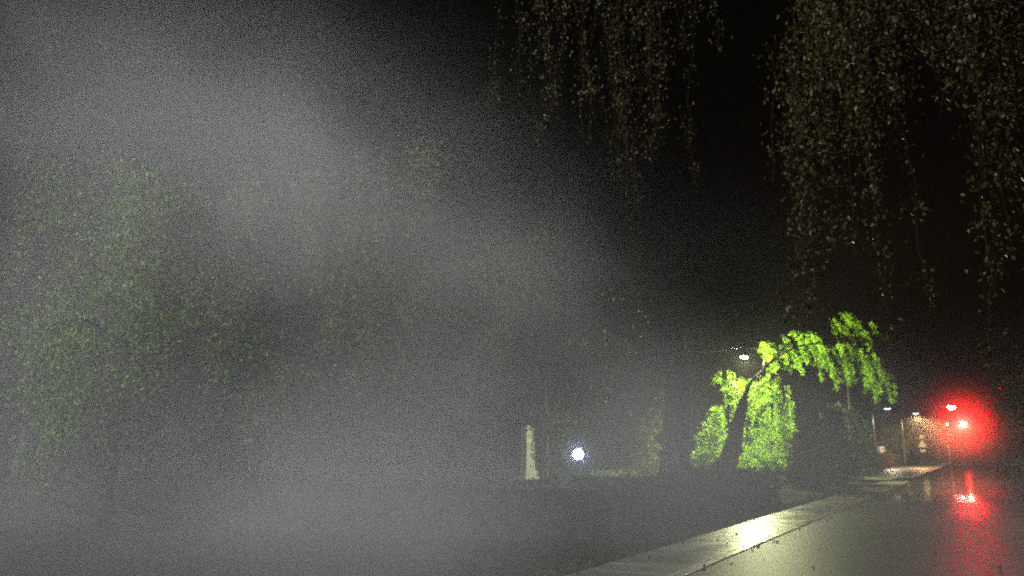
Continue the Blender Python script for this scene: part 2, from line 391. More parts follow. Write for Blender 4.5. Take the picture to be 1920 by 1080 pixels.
traffic_signal()
p = ground(1855, 862); p = at(1855, 850, 150)
root = empty('signal_pole', (p.x, p.y, 0), label='slim bare pole right of the red traffic signal', cat='pole')
MB().lathe((0, 0, 0), [(0.12, 0), (0.12, 0.4), (0.08, 0.45), (0.07, 4.6), (0.02, 4.7)], 12).build('pole', M['metal'], root, smooth=True)

# ------------------------------------------------------------ road signs
def road_sign():
    Y = 101; b = at(1731, 850, Y); root = empty('road_sign', (b.x, b.y, 0), label='round sign above white triangular warning sign on one post', cat='road sign')
    z1, z2, z3 = at(1730, 819, Y).z, at(1732, 832, Y).z, at(1732, 845, Y).z
    MB().lathe((0, 0, 0), [(0.035, 0), (0.035, z1 + 0.25)], 10).build('post', M['metal'], root, smooth=True)
    c = Vector((-b.x, -b.y, 0)).normalized(); rz = math.atan2(c.y, c.x) + R(90); Q = c.to_track_quat('Z', 'Y').to_matrix()
    d = MB().lathe(c * 0.05 + Vector((0, 0, z1)), [(0.30, 0), (0.30, 0.012)], 24, axis=Q).build('round_plate', M['white'], root)
    V = []; F = []
    side = Vector((0, 0, 1)).cross(c)
    for i in range(25):
        a = 2 * math.pi * i / 24; u = side * math.cos(a) + Vector((0, 0, 1)) * math.sin(a)
        V += [c * 0.068 + Vector((0, 0, z1)) + u * 0.30, c * 0.068 + Vector((0, 0, z1)) + u * 0.20]
    mesh_obj('red_ring', V, [(2 * i, 2 * i + 1, 2 * i + 3, 2 * i + 2) for i in range(24)], M['red'], d)
    def tri(r, dd): return [c * dd + Vector((0, 0, z2 - 0.1)) + side * (r * math.cos(a)) + Vector((0, 0, 1)) * (r * math.sin(a)) for a in (R(90), R(210), R(330))]
    a, e = tri(0.60, 0.05), tri(0.60, 0.064)
    t = mesh_obj('triangle_plate', a + e, [(0, 1, 2), (5, 4, 3), (0, 3, 4, 1), (1, 4, 5, 2), (2, 5, 3, 0)], M['white'], root)
    MB().box(c * 0.055 + Vector((0, 0, z3)), (0.55, 0.014, 0.26), rz=rz).build('lower_plate', M['white'], root)
road_sign()

def cabinet():
    g = at(1655, 850, 97); root = empty('utility_cabinet', (g.x, g.y, 0.1), label='pale grey utility cabinet with a smaller box on top by the kerb', cat='cabinet')
    Mc = 1.25
    MB().box((0, 0, 0.32), (0.10, 0.10, 0.7)).build('post', M['dark_metal'], root)
    MB().box((0, 0, 1.05), (1.2, 0.5, 0.85), rz=0.4).build('cabinet_body', M['white'], root, bevel=0.02)
    MB().box((-0.1, 0, 1.95), (0.8, 0.4, 0.7), rz=0.4).build('top_box', M['white'], root, bevel=0.02)
cabinet()
def fingerpost():
    Y = 104; g = at(1696, 850, Y); root = empty('fingerpost', (g.x, g.y, 0), label='small fingerpost with two pale slanting arms left of road signs', cat='sign post')
    MB().lathe((0, 0, 0), [(0.045, 0), (0.045, 3.0), (0.01, 3.1)], 10).build('post', M['dark_metal'], root, smooth=True)
    for px, py in ((1686.5, 837), (1700, 833)):
        c = at(px, py, Y) - Vector((g.x, g.y, 0)) + Vector((0, -0.06, 0))
        Mx = Matrix.Rotation(R(32), 3, 'Y')
        MB().box(c, (0.75, 0.03, 0.16), M=Mx).build('arm', M['white'], root)
fingerpost()

# ------------------------------------------------------------ pillar, low fence
def pillar():
    g = at(990, 850, 50); root = empty('stone_pillar', (g.x, g.y, 0.0), rz=R(31), label='tall pale stone pillar on a square plinth, lit yellow green', cat='pillar')
    MB().box((0, 0, 0.08), (0.98, 0.98, 0.36)).build('plinth', M['stone'], root, bevel=0.03)
    MB().box((0, 0, 0.43), (0.84, 0.84, 0.34)).build('plinth', M['stone'], root, bevel=0.03)
    MB().box((0, 0, 1.80), (0.66, 0.66, 2.40), taper=0.90).build('shaft', M['stone'], root, bevel=0.03)
    MB().box((0, 0, 3.06), (0.74, 0.74, 0.12)).build('cap', M['stone'], root, bevel=0.03)
    MB().box((0, 0, 3.20), (0.5, 0.5, 0.16), taper=0.3).build('finial', M['stone'], root)
pillar()
def picket_fence():
    a, b = ground(1108, 905), ground(1192, 902); root = empty('picket_fence', (a.x, a.y, 0), label='low pale picket fence right of the globe lamp', cat='fence')
    d = b - a; L = d.length; u = d.normalized(); rz = math.atan2(u.y, u.x); nrm = Vector((u.y, -u.x, 0))
    for z in (0.2, 0.48): MB().box(u * (L / 2) + Vector((0, 0, z)), (L, 0.03, 0.06), rz=rz).build('rail', M['wood'], root)
    first = None; nP = 15
    for i in range(nP):
        o = None
        if first is None:
            o = first = MB().box((0, 0, 0.0), (0.11, 0.022, 0.62)).build('picket', M['wood'], root)
        else:
            o = first.copy(); col.objects.link(o); o.parent = root
        o.location = u * (L * (i + 0.5) / nP) + nrm * 0.03 + Vector((0, 0, 0.34 + random.uniform(-.02, .03))); o.rotation_euler = (0, random.uniform(-.05, .05), rz)
picket_fence()

# ------------------------------------------------------------ foliage
class Leaves:
    """collects leaf blades (pointed, folded) and twigs into one mesh"""
    def __init__(s): s.P = []; s.D = []; s.L = []; s.tw = MB()
    def add(s, pos, direc, length): s.P.append(pos); s.D.append(direc); s.L.append(length)
    def build(s, name, leafmat, parent, width=0.5, **k):
        P = np.array(s.P, dtype=np.float64); D = np.array(s.D); L = np.array(s.L)[:, None]; n = len(P)
        D /= np.linalg.norm(D, axis=1, keepdims=True) + 1e-9
        r = rng.normal(size=(n, 3)); W = np.cross(D, r); W /= np.linalg.norm(W, axis=1, keepdims=True) + 1e-9
        N = np.cross(D, W)
        w = width * L * 0.5
        a = P; b = P + D * L * 0.45 + W * w + N * w * 0.35; c = P + D * L; d = P + D * L * 0.45 - W * w + N * w * 0.35
        V = np.stack([a, b, c, d], 1).reshape(-1, 3)
        nt_ = len(s.tw.v)
        me = bpy.data.meshes.new(name)
        allv = np.concatenate([V, np.array([tuple(v) for v in s.tw.v]).reshape(-1, 3)]) if nt_ else V
        i0 = np.arange(n) * 4
        tri = np.stack([i0, i0 + 1, i0 + 2, i0, i0 + 2, i0 + 3], 1).reshape(-1, 3)
        faces_l = tri.reshape(-1); starts = np.arange(len(tri)) * 3
        tq = np.array([f for f in s.tw.f if len(f) == 4], dtype=np.int64).reshape(-1, 4) + len(V)
        loops = np.concatenate([faces_l, tq.reshape(-1)]); starts = np.concatenate([starts, len(faces_l) + np.arange(len(tq)) * 4])
        me.vertices.add(len(allv)); me.vertices.foreach_set('co', allv.astype(np.float32).reshape(-1))
        me.loops.add(len(loops)); me.loops.foreach_set('vertex_index', loops.astype(np.int32))
        me.polygons.add(len(starts)); me.polygons.foreach_set('loop_start', starts.astype(np.int32))
        mi = np.concatenate([np.zeros(len(tri), np.int32), np.ones(len(tq), np.int32)])
        me.materials.append(leafmat); me.materials.append(M['twig'])
        me.polygons.foreach_set('material_index', mi)
        me.update(calc_edges=True); me.validate()
        o = bpy.data.objects.new(name, me); col.objects.link(o); o.parent = parent
        return tag(o, **k)
def strand(lv, p0, length, leaf, per_m, lean=(0, 0, 0), spread=0.12, twig=0.006, wob=.10):
    """one hanging twig with leaves in small bunches"""
    p = Vector(p0); steps = max(3, int(length / 0.25)); pts = [p.copy()]
    drift = Vector((random.gauss(0, .12), random.gauss(0, .12), 0)) + Vector(lean)
    for i in range(steps):
        d = Vector((0, 0, -1)) + drift * (1 - i / steps) + Vector((random.gauss(0, wob), random.gauss(0, wob), 0))
        p = p + d.normalized() * (length / steps); pts.append(p.copy())
    if twig: lv.tw.tube(pts, twig, 3, caps=False)
    nL = int(length * per_m); dens = [0.12 + random.random() ** 2.2 for _ in range(steps)]; tot = sum(dens)
    for i in range(steps):
        for _ in range(int(nL * dens[i] / tot + random.random())):
            q = pts[i].lerp(pts[i + 1], random.random())
            tp = 1 - 0.55 * i / steps
            q = q + Vector((random.gauss(0, spread * tp), random.gauss(0, spread * tp), random.gauss(0, spread * 0.4)))
            d = Vector((random.gauss(0, .6), random.gauss(0, .6), -0.8 + random.gauss(0, .35)))
            lv.add(q, d, leaf * random.uniform(0.6, 1.25))
def bez(a, b, c, n):
    a, b, c = Vector(a), Vector(b), Vector(c)
    return [(a * (1 - t) ** 2 + b * 2 * t * (1 - t) + c * t * t) for t in [i / n for i in range(n + 1)]]
def tree_root(base, label, cat='tree', name='tree', group=None):
    return empty(name, base, label=label, cat=cat, group=group)
def rel(pts, base): return [Vector(p) - Vector(base) for p in pts]

def limb_with_strands(root, base, lv, pts, r0, r1, bark, n_str, len_rng, leaf, per_m, lean=(0, 0, 0), spread=0.12, start=0.25, jitter=0.3, top_leaf=True, smp=None):
    q = rel(pts, base)
    MB().tube(q, [r0 + (r1 - r0) * i / (len(q) - 1) for i in range(len(q))], 8).build('limb', bark, root, smooth=True)
    for k in range(n_str):
        t = start + (1 - start) * (k + random.random()) / n_str; x = t * (len(q) - 1); i = min(int(x), len(q) - 2)
        p = q[i].lerp(q[i + 1], x - i) + Vector((random.gauss(0, jitter), random.gauss(0, jitter), random.gauss(0, .05)))
        L = random.uniform(*len_rng) if not smp else smp(t)
        strand(lv, p, L, leaf, per_m, lean, spread)

def clump_bush(lv, c, rad, n_cl, n_leaf, leaf, up=0.2, base_r=0.28):
    """clumps of leaves over an ellipsoid shell, leaving gaps"""
    c = Vector(c)
    for _ in range(n_cl):
        u = Vector((random.gauss(0, 1), random.gauss(0, 1), random.gauss(0, 1))).normalized(); rr = random.uniform(0.45, 1.0)
        cc = c + Vector((u.x * rad[0], u.y * rad[1], u.z * rad[2])) * rr; cr = base_r * random.uniform(0.5, 1.3) * min(rad)
        for _ in range(n_leaf):
            v = Vector((random.gauss(0, 1), random.gauss(0, 1), random.gauss(0, 1))) * 0.5
            lv.add(cc + v * cr, (u + v * 1.2 + Vector((0, 0, up))), leaf * random.uniform(0.6, 1.3))

# --- the near weeping tree overhead: trunk stands to the right of the picture
def near_tree():
    base = S(7.0, 6.9, 0)
    root = tree_root(base, 'near weeping tree whose dim leafy strands hang from the top right', name='weeping_tree')
    trunk = [base, base + Vector((-.1, .1, 2)), base + Vector((-.4, .2, 4.5)), base + Vector((-.6, .5, 7.2)), base + Vector((-.7, .6, 9.5))]
    MB().tube(rel(trunk, base), [.42, .33, .28, .2, .1], 14).build('trunk', M['bark_dark'], root, smooth=True)
    lv = Leaves()
    def drop(px, pyTop, pyTip, Y, n, leaf=0.062, per_m=46, sprX=0.28, sprY=0.6, spread=.12):
        """a bunch of strands between two heights at a real depth"""
        a = at(px, pyTop, Y); b = at(px, pyTip, Y)
        for _ in range(n):
            p = Vector((a.x + random.gauss(0, sprX), a.y + random.gauss(0, sprY), a.z + random.uniform(-.1, .6))) - base
            L = (a.z - b.z) * random.uniform(0.5, 1.12) + .25
            strand(lv, p, L * 1.08, leaf, per_m, (-0.02, 0, 0), spread, twig=0.002, wob=.16)
    limbs = [
        (bez(trunk[2], at(1700, -220, 9.5), at(1480, -40, 9.0), 10), .16, .03),
        (bez(trunk[3], at(1800, -260, 8), at(1620, -60, 7.6), 10), .13, .03),
        (bez(trunk[3], at(1900, -200, 9.5), at(1860, -40, 9.0), 8), .12, .03),
        (bez(trunk[3], at(1500, -420, 12), at(1120, -60, 11.5), 12), .15, .03)]
    for pts, a, b in limbs:
        MB().tube(rel(pts, base), [a + (b - a) * i / (len(pts) - 1) for i in range(len(pts))], 8).build('limb', M['bark_dark'], root, smooth=True)
    # clump at 1460-1720
    for px, tip, n in ((1660, 260, 9), (1620, 200, 8), (1580, 150, 8), (1700, 170, 8), (1545, 330, 7), (1640, 350, 4), (1760, 120, 8), (1720, 90, 8)):
        drop(px, -60, tip, 8.4, n)
    for px, tip, n in ((1530, 400, 6), (1505, 470, 5), (1485, 560, 3), (1495, 600, 2), (1560, 470, 2), (1580, 560, 2)):
        drop(px, 40 if tip < 500 else 120, tip, 9.0, n, sprX=.14, sprY=.3)
    # right edge
    for px, tip, n in ((1905, 300, 9), (1880, 430, 5), (1850, 200, 8), (1805, 160, 7), (1830, 400, 2), (1885, 640, 4), (1900, 700, 4), (1912, 560, 4)):
        drop(px, -60, tip, 8.2, n, sprX=.16)
    # centre strands
    for px, tip, n in ((1080, 220, 4), (1120, 300, 4), (1150, 440, 3), (1165, 480, 3), (1180, 330, 4), (1240, 330, 3), (1255, 250, 4), (1040, 180, 4), (1300, 120, 3), (1210, 170, 4), (975, 260, 3), (1000, 130, 4), (1310, 420, 1)):
        drop(px, -60, tip, 11.0, n, leaf=0.05, per_m=38, sprX=.16)
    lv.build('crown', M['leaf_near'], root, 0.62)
near_tree()

# --- trees standing in the mist on the left
def mist_tree(px, Y, r, bark, label, boughs, leaf=0.08, per_m=40, lean_x=0.0, h=11, top=5, spr=2.6):
    b = at(px, 850, Y); base = Vector((b.x, b.y, -0.05))
    root = tree_root(base, label, name='birch_tree' if bark is M['bark_pale'] else 'park_tree', group='trees in the misty park')
    tr = [base]; n_ = 9
    for k in range(1, n_ + 1):
        f = k / n_; tr.append(base + Vector((lean_x * f + random.gauss(0, .10) * h / 10, random.gauss(0, .10) * h / 10, h * f)))
    MB().tube(rel(tr, base), [r * (1.35 if k == 0 else 1.05) * (1 - .88 * (k / n_)) for k in range(n_ + 1)], 12, lump=.06).build('trunk', bark, root, smooth=True)
    lv = Leaves()
    def on_trunk(z):
        x = min(max(z / h, 0), .98) * n_; i = int(x); return tr[i].lerp(tr[i + 1], x - i)
    for (x1, y1, dY, n_s, Lr) in boughs:
        tip = at(x1, y1, Y + dY); st = on_trunk(min(max(tip.z * 0.8, 1.6), h * .9))
        limb_with_strands(root, base, lv, bez(st, (st + tip) / 2 + Vector((0, 0, 0.9)), tip, 8), r * .3, .012, M['bark_dark'], n_s, Lr, leaf, per_m, spread=.18, start=.15, jitter=.35)
    for k in range(top):
        a = k * 2.4 + px; z0 = h * random.uniform(.4, .97); st = on_trunk(z0); L = spr * random.uniform(.6, 1.1)
        tip = st + Vector((math.cos(a) * L, math.sin(a) * L, random.uniform(-.2, .7)))
        limb_with_strands(root, base, lv, bez(st, (st + tip) / 2 + Vector((0, 0, .9)), tip, 7), r * .25, .01, M['bark_dark'], 16, (.8, 3.4), leaf, per_m, spread=.2, start=.05, jitter=.35)
    lv.build('crown', M['leaf_mist'], root, 0.55)
mist_tree(34, 26, .13, M['bark_pale'], 'slim pale trunked birch at the far left in the mist', [(330, 470, 1, 18, (.7, 1.8)), (-120, 300, 1, 10, (1, 2)), (220, 120, 0.5, 16, (.8, 2.2)), (160, 690, .5, 12, (.5, 1.2)), (100, 560, 0, 10, (.6, 1.4))], leaf=.1, h=12, top=14, spr=3.6)
mist_tree(590, 20, .2, M['bark_dark'], 'broad misty tree with drooping boughs left of centre', [(330, 500, -3, 22, (.8, 2.0)), (440, 470, -3, 24, (.8, 2.2)), (760, 540, 1, 18, (1, 2.8)), (690, 400, 0, 18, (1, 3)), (420, 340, 1, 18, (1, 3)), (560, 700, -2, 16, (.6, 1.6)), (480, 680, -3, 16, (.6, 1.6))], leaf=.1, per_m=55, h=9.6, top=18, spr=3.6)
mist_tree(215, 17, .15, M['bark_dark'], 'small bushy tree between the birch and the broad tree', [(120, 735, -2, 16, (.4, 1.0)), (240, 700, -2, 18, (.4, 1.1)), (90, 600, 0, 14, (.8, 1.6)), (300, 620, -1, 14, (.6, 1.4)), (180, 820, -2, 10, (.4, .9))], leaf=.08, per_m=70, h=8.5, top=14, spr=2.8)
mist_tree(1024, 44, .16, M['bark_pale'], 'thin young tree just right of the stone pillar', [(1040, 800, 0, 6, (.4, .8)), (1010, 770, .2, 6, (.4, .9)), (1060, 780, .5, 6, (.4, .9))], leaf=.14, h=5.5, per_m=18, top=3, spr=1)
mist_tree(840, 32, .26, M['bark_dark'], 'dim misty tree left of the stone pillar', [(760, 640, 0, 16, (1, 3)), (920, 600, 0, 16, (1, 3.2)), (880, 480, 1, 16, (1, 3.4))], leaf=.15, per_m=34, h=11, top=10, spr=3.6)

# --- the massive dark trunk in front of the lit bushes
def dark_trunk_tree():
    Y = 34; b = at(1264, 850, Y); base = Vector((b.x, b.y, -0.1))
    root = tree_root(base, 'massive dark trunked tree standing left of the bright green tree', name='old_tree')
    x = base
    tr = [x, at(1263, 892, Y), at(1268, 850, Y), at(1274, 780, Y), at(1268, 700, Y), at(1262, 600, Y)]
    trf = [tr[i].lerp(tr[i + 1], k / 4) for i in range(5) for k in range(4)] + [tr[5]]; rr = [.9, .68, .60, .55, .52, .36]
    MB().tube(rel(trf, base), [rr[i] + (rr[i + 1] - rr[i]) * k / 4 for i in range(5) for k in range(4)] + [.36], 18, lump=.09).build('trunk', M['bark_dark'], root, smooth=True)
    lv = Leaves()
    for (x1, y1, dY) in ((1080, 600, -1), (1160, 480, -2), (1090, 690, -1)):
        tip = at(x1, y1, Y + dY); st = tr[4]
        limb_with_strands(root, base, lv, bez(st, (st + tip) / 2 + Vector((0, 0, 1.2)), tip, 8), .28, .04, M['bark_dark'], 20, (1, 2.6), .17, 26, spread=.28, jitter=.5)
    lv.build('crown', M['leaf_dark'], root, .55)  # crown leaves coloured darker than the lit sprays, imitating shade
    strand_spots = [(1220, 760, .9), (1250, 735, .9), (1205, 782, .8), (1228, 775, 1.0)]
    lv = Leaves()
    for px, py, L in strand_spots:
        for _ in range(4):
            strand(lv, at(px + random.gauss(0, 4), py, Y + 15) - base, L, .17, 30, spread=.25)
    lv.build('leaf_spray', M['leaf_mist'], root, .55, kind='stuff')
dark_trunk_tree()

# --- the bright weeping tree under the street lamp
def lit_tree():
    Y = 43; b = at(1345, 850, Y); base = Vector((b.x, b.y, 0.2))
    root = tree_root(base, 'bright yellow green weeping tree with a leaning dark trunk under the lamp', name='weeping_tree')
    tr = [at(1335, 905, Y), at(1350, 886, Y), at(1366, 862, Y), at(1377, 830, Y), at(1386, 790, Y), at(1391, 762, Y), at(1398, 738, Y + .2), at(1408, 714, Y + .6), at(1430, 694, Y + 2)]
    MB().tube(rel(tr, base), [.9, .56, .44, .37, .33, .27, .12, .06, .04], 14, lump=.10).build('trunk', M['bark_dark'], root, smooth=True)
    MB().tube(rel([at(1298, 900, Y - .2), at(1322, 890, Y), at(1350, 874, Y)], base), [.1, .26, .34], 10).build('root', M['bark_dark'], root, smooth=True)
    T_ = tr; Y = 48
    lv = Leaves()
    def fall(px, py0, py1, Y, n, leaf=.21, per_m=70, sx=.32, sy=.9, spread=.11, lean=(0, 0, 0)):
        a = at(px, py0, Y); c = at(px, py1, Y)
        for _ in range(int(n * 1.7)):
            p = a + Vector((random.gauss(0, sx), random.gauss(0, sy), random.uniform(-.3, .25))) - base
            strand(lv, p, max(.4, (a.z - c.z) * random.uniform(.6, 1.05)), leaf, per_m, lean, spread, twig=.01)
    # lower right cascade
    def limb(pts, r0=.12, r1=.02):
        q = rel(pts, base); MB().tube(q, [r0 + (r1 - r0) * i / (len(q) - 1) for i in range(len(q))], 8).build('limb', M['bark_dark'], root, smooth=True)
    limb(bez(tr[6], at(1410, 700, Y - 3), at(1436, 706, Y - 1), 6), .05); limb(bez(tr[6], at(1425, 700, Y + 3), at(1480, 760, Y + 4), 8), .06)
    limb(bez(tr[5], at(1376, 700, Y + 1), at(1358, 712, Y + 3), 6), .05)
    limb(bez(tr[8], at(1520, 600, Y + 3), at(1645, 690, Y + 3), 10), .07); limb(bez(tr[8], at(1440, 650, Y + 3), at(1428, 645, Y + 3), 5), .04)
    limb(bez(tr[8], at(1540, 560, Y + 3), at(1620, 630, Y + 4), 8), .05)
    for px, a, c, n in ((1410, 715, 790, 4), (1425, 712, 800, 5), (1440, 716, 830, 6), (1455, 728, 850, 6), (1468, 745, 850, 4), (1480, 770, 815, 2), (1398, 735, 800, 3), (1420, 745, 850, 5), (1435, 780, 870, 5), (1450, 800, 880, 4)):
        fall(px, a, c, Y + 4.5, n)
    # left of the trunk
    for px, a, c, n in ((1358, 698, 720, 4), (1364, 712, 780, 4), (1374, 715, 760, 3), (1378, 735, 830, 2), (1368, 760, 800, 2)):
        fall(px, a, c, Y + 3.6, n, sx=.2)
    # upper right boughs
    for px, a, c, n in ((1435, 645, 700, 4), (1450, 650, 690, 4), (1468, 640, 700, 4), (1485, 630, 690, 4), (1500, 632, 690, 4), (1520, 640, 690, 4), (1538, 640, 720, 3), (1548, 670, 760, 2),
                        (1560, 648, 700, 4), (1575, 650, 720, 5), (1590, 650, 720, 5), (1605, 655, 745, 5), (1618, 670, 745, 4), (1630, 680, 740, 4), (1643, 700, 760, 3), (1650, 715, 765, 2), (1510, 620, 650, 3), (1540, 628, 670, 3)):
        fall(px, a, c, Y + 3.4, max(1, n - 1), sx=.36, lean=(.55, 0, 0), per_m=85)
    for px, a, c, n in ((1570, 590, 620, 3), (1582, 598, 630, 4), (1596, 606, 640, 4), (1608, 615, 650, 4), (1618, 625, 655, 2)):
        fall(px, a, c, Y + 3.4, max(1, n - 1), sx=.25, lean=(.8, 0, 0), per_m=85)
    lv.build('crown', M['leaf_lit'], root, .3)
lit_tree()

# --- shrubs
def shrub(px, pyb, Y, parts, label, mat, leaf=.14, n_leaf=26, name='shrub', group='shrubs in the park'):
    b = at(px, 850, Y); base = Vector((b.x, b.y, lawn_z(b.x, b.y) - 0.03)); root = tree_root(base, label, 'shrub', name, group)
    lv = Leaves(); st = MB()
    for (x, y, dY, rx, rz_, ncl) in parts:
        c = at(x, y, Y + dY); st.tube(rel([base + Vector((random.gauss(0, .1), random.gauss(0, .1), 0)), (c + base) / 2, c], base), [.05, .035, .015], 6)
        clump_bush(lv, c - base, (rx, rx, rz_), ncl, n_leaf, leaf)
    st.build('stem', M['bark_dark'], root, smooth=True); lv.build('foliage', mat, root, .5)
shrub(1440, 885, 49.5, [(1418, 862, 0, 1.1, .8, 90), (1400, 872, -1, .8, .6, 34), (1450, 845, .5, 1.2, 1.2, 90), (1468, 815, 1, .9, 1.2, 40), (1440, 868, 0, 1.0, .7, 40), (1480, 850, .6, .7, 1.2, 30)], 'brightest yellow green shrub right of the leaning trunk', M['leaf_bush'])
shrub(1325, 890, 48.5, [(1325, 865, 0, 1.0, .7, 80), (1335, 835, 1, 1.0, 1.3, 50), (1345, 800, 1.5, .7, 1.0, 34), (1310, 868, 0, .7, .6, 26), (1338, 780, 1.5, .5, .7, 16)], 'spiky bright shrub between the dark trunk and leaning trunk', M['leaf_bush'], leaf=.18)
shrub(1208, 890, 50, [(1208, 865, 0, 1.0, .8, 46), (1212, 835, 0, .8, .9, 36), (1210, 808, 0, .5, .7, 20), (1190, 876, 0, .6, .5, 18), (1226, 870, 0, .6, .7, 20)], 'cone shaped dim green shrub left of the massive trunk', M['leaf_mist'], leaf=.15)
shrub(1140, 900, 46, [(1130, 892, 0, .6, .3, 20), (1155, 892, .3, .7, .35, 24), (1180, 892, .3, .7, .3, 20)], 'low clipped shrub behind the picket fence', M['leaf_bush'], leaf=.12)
for s_, o_, h_, rr_, lab in ((40, -6.7, 3.2, .85, 'nearest and slimmest dark evergreen of the row beside the pavement'), (45, -6.6, 3.7, 1.35, 'second dark evergreen from the camera in the row by the pavement'), (51, -6.9, 4.0, 1.5, 'middle dark evergreen of the row by the pavement'), (60, -7.4, 4.2, 1.6, 'fourth dark evergreen of the row by the pavement'), (70, -8.2, 4.2, 1.6, 'farthest dark evergreen of the row, nearest the utility cabinet')):
    b = S(s_, o_); root = tree_root((b.x, b.y, -.03), lab, 'shrub', 'evergreen', 'dark evergreens')
    lv = Leaves(); st = MB().tube([Vector((0, 0, 0)), Vector((.05, 0, h_ * .5)), Vector((0, .05, h_ * .95))], [.16, .11, .03], 8)
    for k in range(6):
        f = k / 5; clump_bush(lv, (random.gauss(0, .2), random.gauss(0, .2), h_ * (.14 + .76 * f)), (rr_ * (1 - .6 * f * f), rr_ * (1 - .6 * f * f), h_ * .16), 60, 22, .2, base_r=.5)
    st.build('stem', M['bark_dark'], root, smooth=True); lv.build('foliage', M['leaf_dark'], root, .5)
shrub(1452, 940, 28.6, [(1452, 915, 0, .26, .42, 26), (1453, 892, .1, .22, .3, 18)], 'narrow green shrub standing in for the lamplit end of the low hedge', M['leaf_lit'], leaf=.07, n_leaf=40)  # brighter leaves imitate lamplight on the end of the hedge
shrub(1662, 880, 96, [(1664, 862, 0, 1.0, .8, 34), (1668, 852, 0, .6, .6, 16)], 'small yellowish shrub below the utility cabinet', M['leaf_street'], leaf=.14)

# --- street trees and hedge at the far end
def street_tree(px, Y, top, width, label, mat, ncl=80, leaf=.3):
    b = at(px, 850, Y); base = Vector((b.x, b.y, 0)); root = tree_root(base, label, name='street_tree', group='trees along the far street')
    zt = at(px, top, Y).z
    MB().tube([Vector((0, 0, -.05)), Vector((.1, 0, zt * .3)), Vector((0, .1, zt * .6)), Vector((.1, 0, zt * .9))], [.2, .15, .12, .04], 10).build('trunk', M['bark_dark'], root, smooth=True)
    for k in range(5):
        a = k * 1.3; MB().tube([Vector((0, 0, zt * (.35 + .08 * k))), Vector((math.cos(a) * width * .5, math.sin(a) * width * .5, zt * (.6 + .06 * k)))], [.07, .02], 6).build('limb', M['bark_dark'], root, smooth=True)
    lv = Leaves(); clump_bush(lv, (0, 0, zt * .66), (width, width, zt * .34), ncl, 24, leaf, base_r=.32); lv.build('crown', mat, root, .6)
street_tree(1712, 112, 790, 2.6, 'small dim tree behind the fingerpost', M['leaf_street'])
street_tree(1750, 118, 780, 2.4, 'olive street tree right of the road signs', M['leaf_street'])
street_tree(1680, 100, 800, 2.3, 'dim street tree behind the utility cabinet', M['leaf_street'])
street_tree(1955, 62, 690, 2.8, 'dark brownish tree at the right edge beyond the signal', M['leaf_street'], 150, .24)
street_tree(1812, 205, 780, 6.0, 'far dark tree behind the red traffic signal', M['leaf_dark'], 120, .5)
street_tree(1885, 200, 760, 6.5, 'far dark tree right of the slim pole', M['leaf_dark'], 120, .5)
def hedge(a, b, h, w_, label, mat, dens=90, leaf=.14):
    a, b = Vector(a), Vector(b); root = tree_root((a.x, a.y, 0), label, 'hedge', 'hedge'); d = b - a; L = d.length; u = d.normalized(); nrm = Vector((-u.y, u.x, 0))
    lv = Leaves(); n_ = int(L * h * dens)
    for _ in range(n_):
        t = random.random() * L; side = random.choice((-1, 1, 0)); hh = h * (0.97 + .03 * math.sin(t * 2.1)); zz = random.random() * hh
        q = u * t + nrm * (side * w_ / 2 * random.uniform(.75, 1.08) if side else random.uniform(-w_ / 2, w_ / 2)); z = zz if side else hh * random.uniform(.82, 1.03)
        lv.add(q + Vector((0, 0, z)), Vector((random.gauss(0, 1), random.gauss(0, 1), random.gauss(.3, .7))), leaf * random.uniform(.6, 1.3))
    cv = []; Ls = (0.2, min(4.05, L * .4), L - .2)
    for t in Ls:
        hh = h * .82
        cv += [u * t + nrm * (w_ * .38 * sg) + Vector((0, 0, z)) for sg, z in ((-1, 0), (1, 0), (.9, hh), (-.9, hh))]
    cf = [(0, 1, 2, 3), (11, 10, 9, 8)] + [(4 * i + k, 4 * i + (k + 1) % 4, 4 * i + 4 + (k + 1) % 4, 4 * i + 4 + k) for i in range(2) for k in range(4)]
    mesh_obj('core', cv, cf, M['bark_dark'], root)
    lv.build('foliage', mat, root, .6)
hedge(S(14.6, -6.45), S(28.6, -6.5), 1.12, 1.0, 'low dark hedge running beside the pavement towards the narrow green shrub', M['leaf_dark'], 900, .06)
hedge(S(14.6, -6.45) + Vector((.2, .1, 0)), Vector((-17, 20.5, 0)), 1.10, 1.0, 'low dark hedge crossing the misty lawn below the stone pillar', M['leaf_dark'], 520, .07)
hedge(S(84, -8.6), S(125, -8.3), 1.5, .9, 'clipped dark hedge along the far pavement behind the road signs', M['leaf_street'])

# --- grass by the pavement edge and on the lawn under the lamp
lv = Leaves()
for _ in range(9000):
    s = random.uniform(6, 42); o = WALK_L - 0.02 - abs(random.gauss(0, .22)); p = S(s, o)
    lv.add(Vector((p.x, p.y, -0.03)), Vector((random.gauss(0, .4), random.gauss(0, .4), 1)), random.uniform(.05, .16))
for _ in range(9000):
    Y = random.uniform(40, 62); px = random.uniform(1180, 1500); p = at(px, 850, Y)
    lv.add(Vector((p.x, p.y, lawn_z(p.x, p.y) - .01)), Vector((random.gauss(0, .4), random.gauss(0, .4), 1)), random.uniform(.07, .2))
o = lv.build('grass', M['grass'], None, .12, label='short wet grass of the park lawn', cat='grass', kind='stuff')

